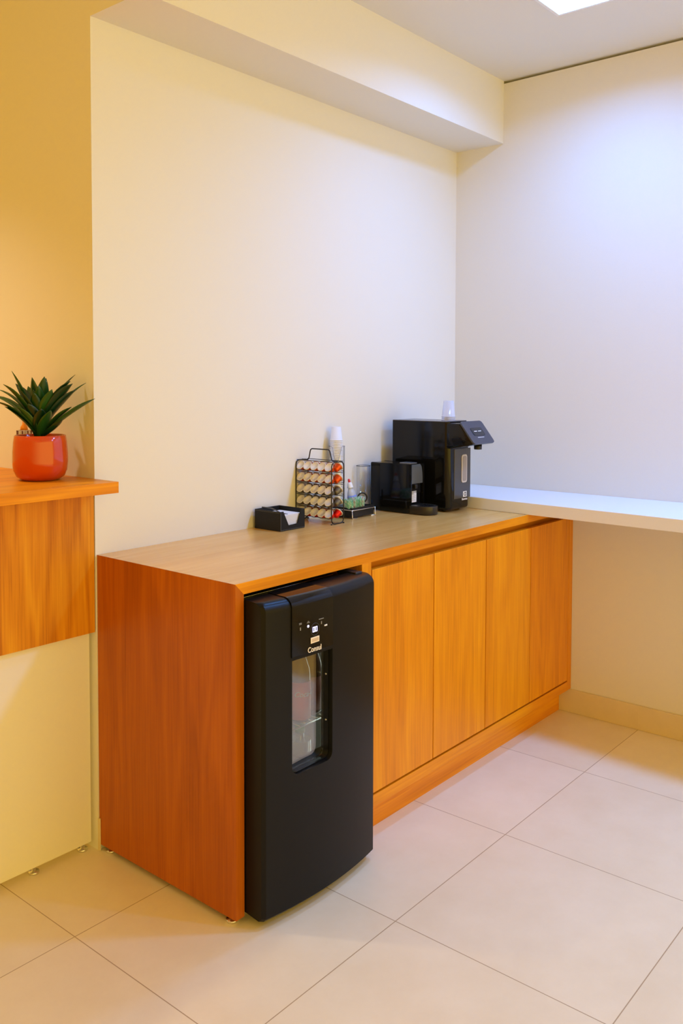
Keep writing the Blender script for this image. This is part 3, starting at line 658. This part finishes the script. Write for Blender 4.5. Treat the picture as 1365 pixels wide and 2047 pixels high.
# ------------------------------------------------------------------ clear pitcher with black rim
jc = Vector((1.276, -.0345, HT))
jg = thing('clear_pitcher', 'clear cylindrical pitcher with thin black rim half hidden behind the coffee machine', 'pitcher', jc)
b = bmesh.new(); lathe(b, [(0, .001), (.0285, .001), (.0285, .185)], jc, 40); link('pitcher_body', b, clear('pitcher_glass', tint=(.93, .95, 1), gloss=.08), jg, 'keep')
b = bmesh.new(); tube(b, [jc+Vector((.0290*math.cos(a), .0290*math.sin(a), .185)) for a in [2*PI*k/40 for k in range(40)]], .0011, 6, True); link('rim', b, M_wire, jg)
rc = jc+Vector((-.034, -.022, .058)); nr = Vector((-.62, -.78, 0)).normalized(); ur = Vector((-nr.y, nr.x, 0))
b = bmesh.new(); tube(b, [rc+ur*.0185*math.cos(a)+Vector((0, 0, .0195*math.sin(a))) for a in [2*PI*k/36 for k in range(36)]], .0032, 8, True); link('ring_handle', b, M_wire, jg)

# ------------------------------------------------------------------ coffee machine
mx0, mx1, my0, my1, mz1 = 1.312, 1.398, -.252, -.046, 1.119
cm = thing('coffee_machine', 'small glossy black capsule coffee machine in front of the water dispenser', 'coffee machine', (1.355, -.16, HT))
b = bmesh.new()
t = bmesh.new(); box(t, mx0, mx1, my0+.014, my1, HT+.004, mz1); bmesh.ops.bevel(t, geom=t.edges[:], offset=.006, segments=3, affect='EDGES'); join(b, t)
auto_smooth(link('machine_body', b, M_blackgloss, cm), 40)
for nm, xa, xb in (('side_shell', mx0-.0025, mx0+.0015), ('side_shell', mx1-.0015, mx1+.0025)):
    b = bmesh.new(); prism(b, [(p.x, p.y) for p in [Vector(q) for q in fillet([(my0, HT+.036, 0), (my0, mz1+.001, 0), (my1-.002, mz1+.001, 0), (my1-.002, HT+.003, 0), (my0+.01, HT+.003, 0), (my0+.01, HT+.036, 0)], .007, 4, True)]], 0, xa, xb)
    auto_smooth(link(nm, b, M_blackgloss, cm), 40)
# curved smoky brew head
b = bmesh.new(); pts = [(my0+.016, mz1-.002)]
for k in range(9): a = PI/2*k/8; pts.append((my0+.014-.010*math.sin(a)*1.0, mz1-.006-(.062)*(1-math.cos(a))))
pts += [(my0+.004, mz1-.078), (my0+.016, mz1-.078)]
prism(b, pts, 0, mx0+.003, mx1-.003); auto_smooth(link('brew_head', b, plain('smoky_grey_plastic', (.10, .10, .085), .25, coat=.4), cm), 40)
b = bmesh.new()
for k in range(9): z = 1.002+k*.0042; box(b, mx0+.006, mx1-.006, my0+.0122, my0+.0142, z, z+.0018)
link('vent_rib', b, M_black, cm)
b = bmesh.new(); rbox(b, 1.327, 1.343, my0-.008, my0+.005, 1.022, 1.040, .002); link('coffee_spout', b, M_black, cm)
b = bmesh.new(); rbox(b, mx0+.004, mx0+.052, my0+.0125, my0+.0138, .9645, 1.010, .0003, 1); st = link('sticker', b, plain('white_sticker', (.86, .83, .80), .5), cm)
for k, (w, z) in enumerate(((.040, 1.0025), (.024, .9985), (.034, .9955), (.038, .990), (.034, .986), (.038, .982), (.030, .978), (.036, .973))):
    b = bmesh.new(); x0 = mx0+.0075; box(b, x0, x0+w, my0+.0121, my0+.0126, z, z+(.0022 if k == 1 else .0008)); link('print_line', b, M_dim, st)
b = bmesh.new(); tc_ = (1.358, -.292); out = [(mx0-.001, -.20), (mx1+.003, -.20)]
for k in range(17): a = -PI*k/16; out.append((tc_[0]+.0455*math.cos(a), tc_[1]+.046*math.sin(a)))
prism(b, out, 2, HT+.0015, HT+.036, .0025, 2, lambda e: abs(e.verts[0].co.z-e.verts[1].co.z) < 1e-5); auto_smooth(link('drip_tray', b, plain('brown_black_plastic', (.022, .017, .012), .28), cm), 40)
b = bmesh.new()
for k in range(5): rbox(b, 1.338, 1.378, -.318+k*.010, -.3135+k*.010, HT+.036, HT+.0368, .0002, 1)
link('drip_grate', b, M_blackgloss, cm)
b = bmesh.new(); rbox(b, mx0+.02, mx1-.02, my0+.02, my0+.075, mz1-.001, mz1+.005, .002); link('lever', b, plain('satin_grey_lever', (.25, .25, .25), .25, .6), cm)

# ------------------------------------------------------------------ water dispenser
wx0, wx1, wy0, wy1, wz1 = 1.442, 1.606, -.345, -.062, 1.288
ws = thing('water_dispenser', 'tall glossy black countertop water dispenser beside the wall corner', 'dispenser', (1.52, -.2, HT))
b = bmesh.new(); t = bmesh.new(); box(t, wx0, wx1, wy0, wy1, HT+.008, wz1)
bmesh.ops.bevel(t, geom=[e for e in t.edges if abs(e.verts[0].co.z-e.verts[1].co.z) > .1 and e.verts[0].co.y < -.3], offset=.026, segments=8, profile=.5, affect='EDGES')
bmesh.ops.bevel(t, geom=[e for e in t.edges if abs(e.verts[0].co.z-e.verts[1].co.z) < 1e-5 and e.verts[0].co.z < 1], offset=.012, segments=4, profile=.5, affect='EDGES')
join(b, t); auto_smooth(link('dispenser_body', b, M_blackgloss, ws), 40)
b = bmesh.new(); rbox(b, wx0+.001, wx1-.001, wy0+.02, wy1+.001, wz1, wz1+.003, .001); link('top_cover', b, plain('dark_grey_cover', (.10, .10, .11), .25), ws)
b = bmesh.new(); prism(b, [(-.30, wz1-.004), (-.388, wz1-.004), (-.452, 1.207), (-.448, 1.200), (-.343, 1.181), (-.30, 1.181)], 0, wx0+.003, wx1-.003, .004, 2); auto_smooth(link('dispensing_head', b, M_blackgloss, ws), 40)
# slanted touch panel
p0 = Vector((0, -.3925, 1.2865)); p1 = Vector((0, -.4560, 1.2050)); dn = (p1-p0).normalized(); nn = Vector((0, dn.z, -dn.y)); nn = nn if nn.y < 0 else -nn
Ls = (p1-p0).length
def panel_pt(x, s, h): return Vector((x, p0.y, p0.z))+dn*s+nn*h
b = bmesh.new(); ol = fillet([(wx0+.0005, -.004, 0), (wx1-.0005, -.004, 0), (wx1-.0005, Ls+.003, 0), (wx0+.0005, Ls+.003, 0)], .016, 5, True)
for o_ in (0,):
    A = [b.verts.new(panel_pt(q.x, q.y, -.002)) for q in ol]; B = [b.verts.new(panel_pt(q.x, q.y, .004)) for q in ol]
    b.faces.new(A); b.faces.new(B[::-1]); n = len(A)
    for i in range(n): b.faces.new((A[i], B[i], B[(i+1) % n], A[(i+1) % n]))
tp = link('touch_panel', b, plain('slate_blue_panel', (.055, .060, .085), .35), ws)
def chip(name, x0, x1, s0, s1, h, mat, par, r=.004):
    b = bmesh.new(); ol = fillet([(x0, s0, 0), (x1, s0, 0), (x1, s1, 0), (x0, s1, 0)], r, 4, True)
    A = [b.verts.new(panel_pt(q.x, q.y, .0038)) for q in ol]; B = [b.verts.new(panel_pt(q.x, q.y, h)) for q in ol]
    b.faces.new(A); b.faces.new(B[::-1]); n = len(A)
    for i in range(n): b.faces.new((A[i], B[i], B[(i+1) % n], A[(i+1) % n]))
    return link(name, b, mat, par)
bu = chip('touch_button', 1.482, 1.568, .030, .068, .0055, plain('dark_slate_button', (.018, .024, .035), .2), tp, .008)
M_pr = plain('white_mark', (.85, .85, .88), .5)
chip('button_mark', 1.497, 1.520, .046, .049, .0060, M_pr, bu, .0008); chip('button_mark', 1.528, 1.551, .046, .049, .0060, M_pr, bu, .0008)
chip('panel_line', 1.500, 1.548, .0755, .0775, .0045, M_pr, tp, .0006)
b = bmesh.new(); lathe(b, [(0, 0), (.015, 0), (.016, .002), (.016, .022), (0, .022)], (1.530, -.425, 1.178), 24); link('nozzle', b, M_black, ws)
b = bmesh.new(); rbox(b, 1.478, wx1-.004, wy0-.0025, wy0+.002, .972, 1.178, .001, 1); fp = link('front_plate', b, plain('smoky_grey_gloss', (.06, .057, .055), .16), ws)
b = bmesh.new(); ol = fillet([(1.531, 1.036, 0), (1.572, 1.036, 0), (1.572, 1.152, 0), (1.531, 1.152, 0)], .012, 5, True); prism(b, [(q.x, q.y) for q in ol], 1, wy0-.0045, wy0-.002)
wn = link('level_window', b, plain('window_rim', (.62, .57, .52), .25), fp)
b = bmesh.new(); ol = fillet([(1.537, 1.042, 0), (1.567, 1.042, 0), (1.567, 1.146, 0), (1.537, 1.146, 0)], .010, 5, True); prism(b, [(q.x, q.y) for q in ol], 1, wy0-.0052, wy0-.0044)
link('window_pane', b, plain('taupe_window', (.33, .285, .25), .2), wn)
ly = wy0-.0012
b = bmesh.new(); box(b, 1.545, 1.573, ly-.0018, ly+.0005, .976, .999); em = link('emblem', b, M_pr, ws)
b = bmesh.new(); bl = (1.559, .9875)           # half circle and pointer cut by dark shapes
o1 = [(bl[0]+.0085*math.cos(a), bl[1]+.0085*math.sin(a)) for a in [PI/2+PI*k/12 for k in range(13)]]
o1 += [(bl[0]-.0008, bl[1]-.0062), (bl[0]-.0062, bl[1]), (bl[0]-.0008, bl[1]+.0062)]
prism(b, o1, 1, ly-.0024, ly-.0017)
prism(b, [(bl[0]+.0012, bl[1]+.0085), (bl[0]+.0085, bl[1]+.0085), (bl[0]+.0085, bl[1]-.0085), (bl[0]+.0012, bl[1]-.0085), (bl[0]+.0048, bl[1])], 1, ly-.0024, ly-.0017)
link('emblem_mark', b, M_black, em)
text('brand_lettering', 'Electrolux', .0115, M_pr, ws, (1.5585, ly-.0006, .9665), bold=.0003, wscale=.9)
for (x, y) in ((1.475, -.30), (1.575, -.30), (1.475, -.1), (1.575, -.1)):
    b = bmesh.new(); lathe(b, [(0, 0), (.010, 0), (.010, .0085), (0, .0085)], (x, y, HT), 16); link('rubber_foot', b, M_black, ws)
# upturned plastic cups on the dispenser
b = bmesh.new(); lathe(b, [(0, .0660), (.0195, .0660), (.0205, .0680), (.0212, .0680), (.0275, .003), (.0292, .002), (.0292, 0), (.0270, 0), (.0203, .0645), (0, .0645)], seg=32)
pc0 = link('plastic_cup', b, M_clearp, origin=(0, 0, 0)); pc0.data.polygons.foreach_set('use_smooth', [True]*len(pc0.data.polygons))
for k, lab in enumerate(('bottom white plastic cup of the upturned stack on the water dispenser', 'middle white plastic cup of the upturned stack on the water dispenser', 'top white plastic cup of the upturned stack on the water dispenser')):
    o = pc0 if k == 0 else pc0.copy()
    if k: C.objects.link(o)
    o.location = (1.548, -.272, wz1+.0032+k*.007); tag(o, lab, 'cup', 'plastic cups upturned on the dispenser')
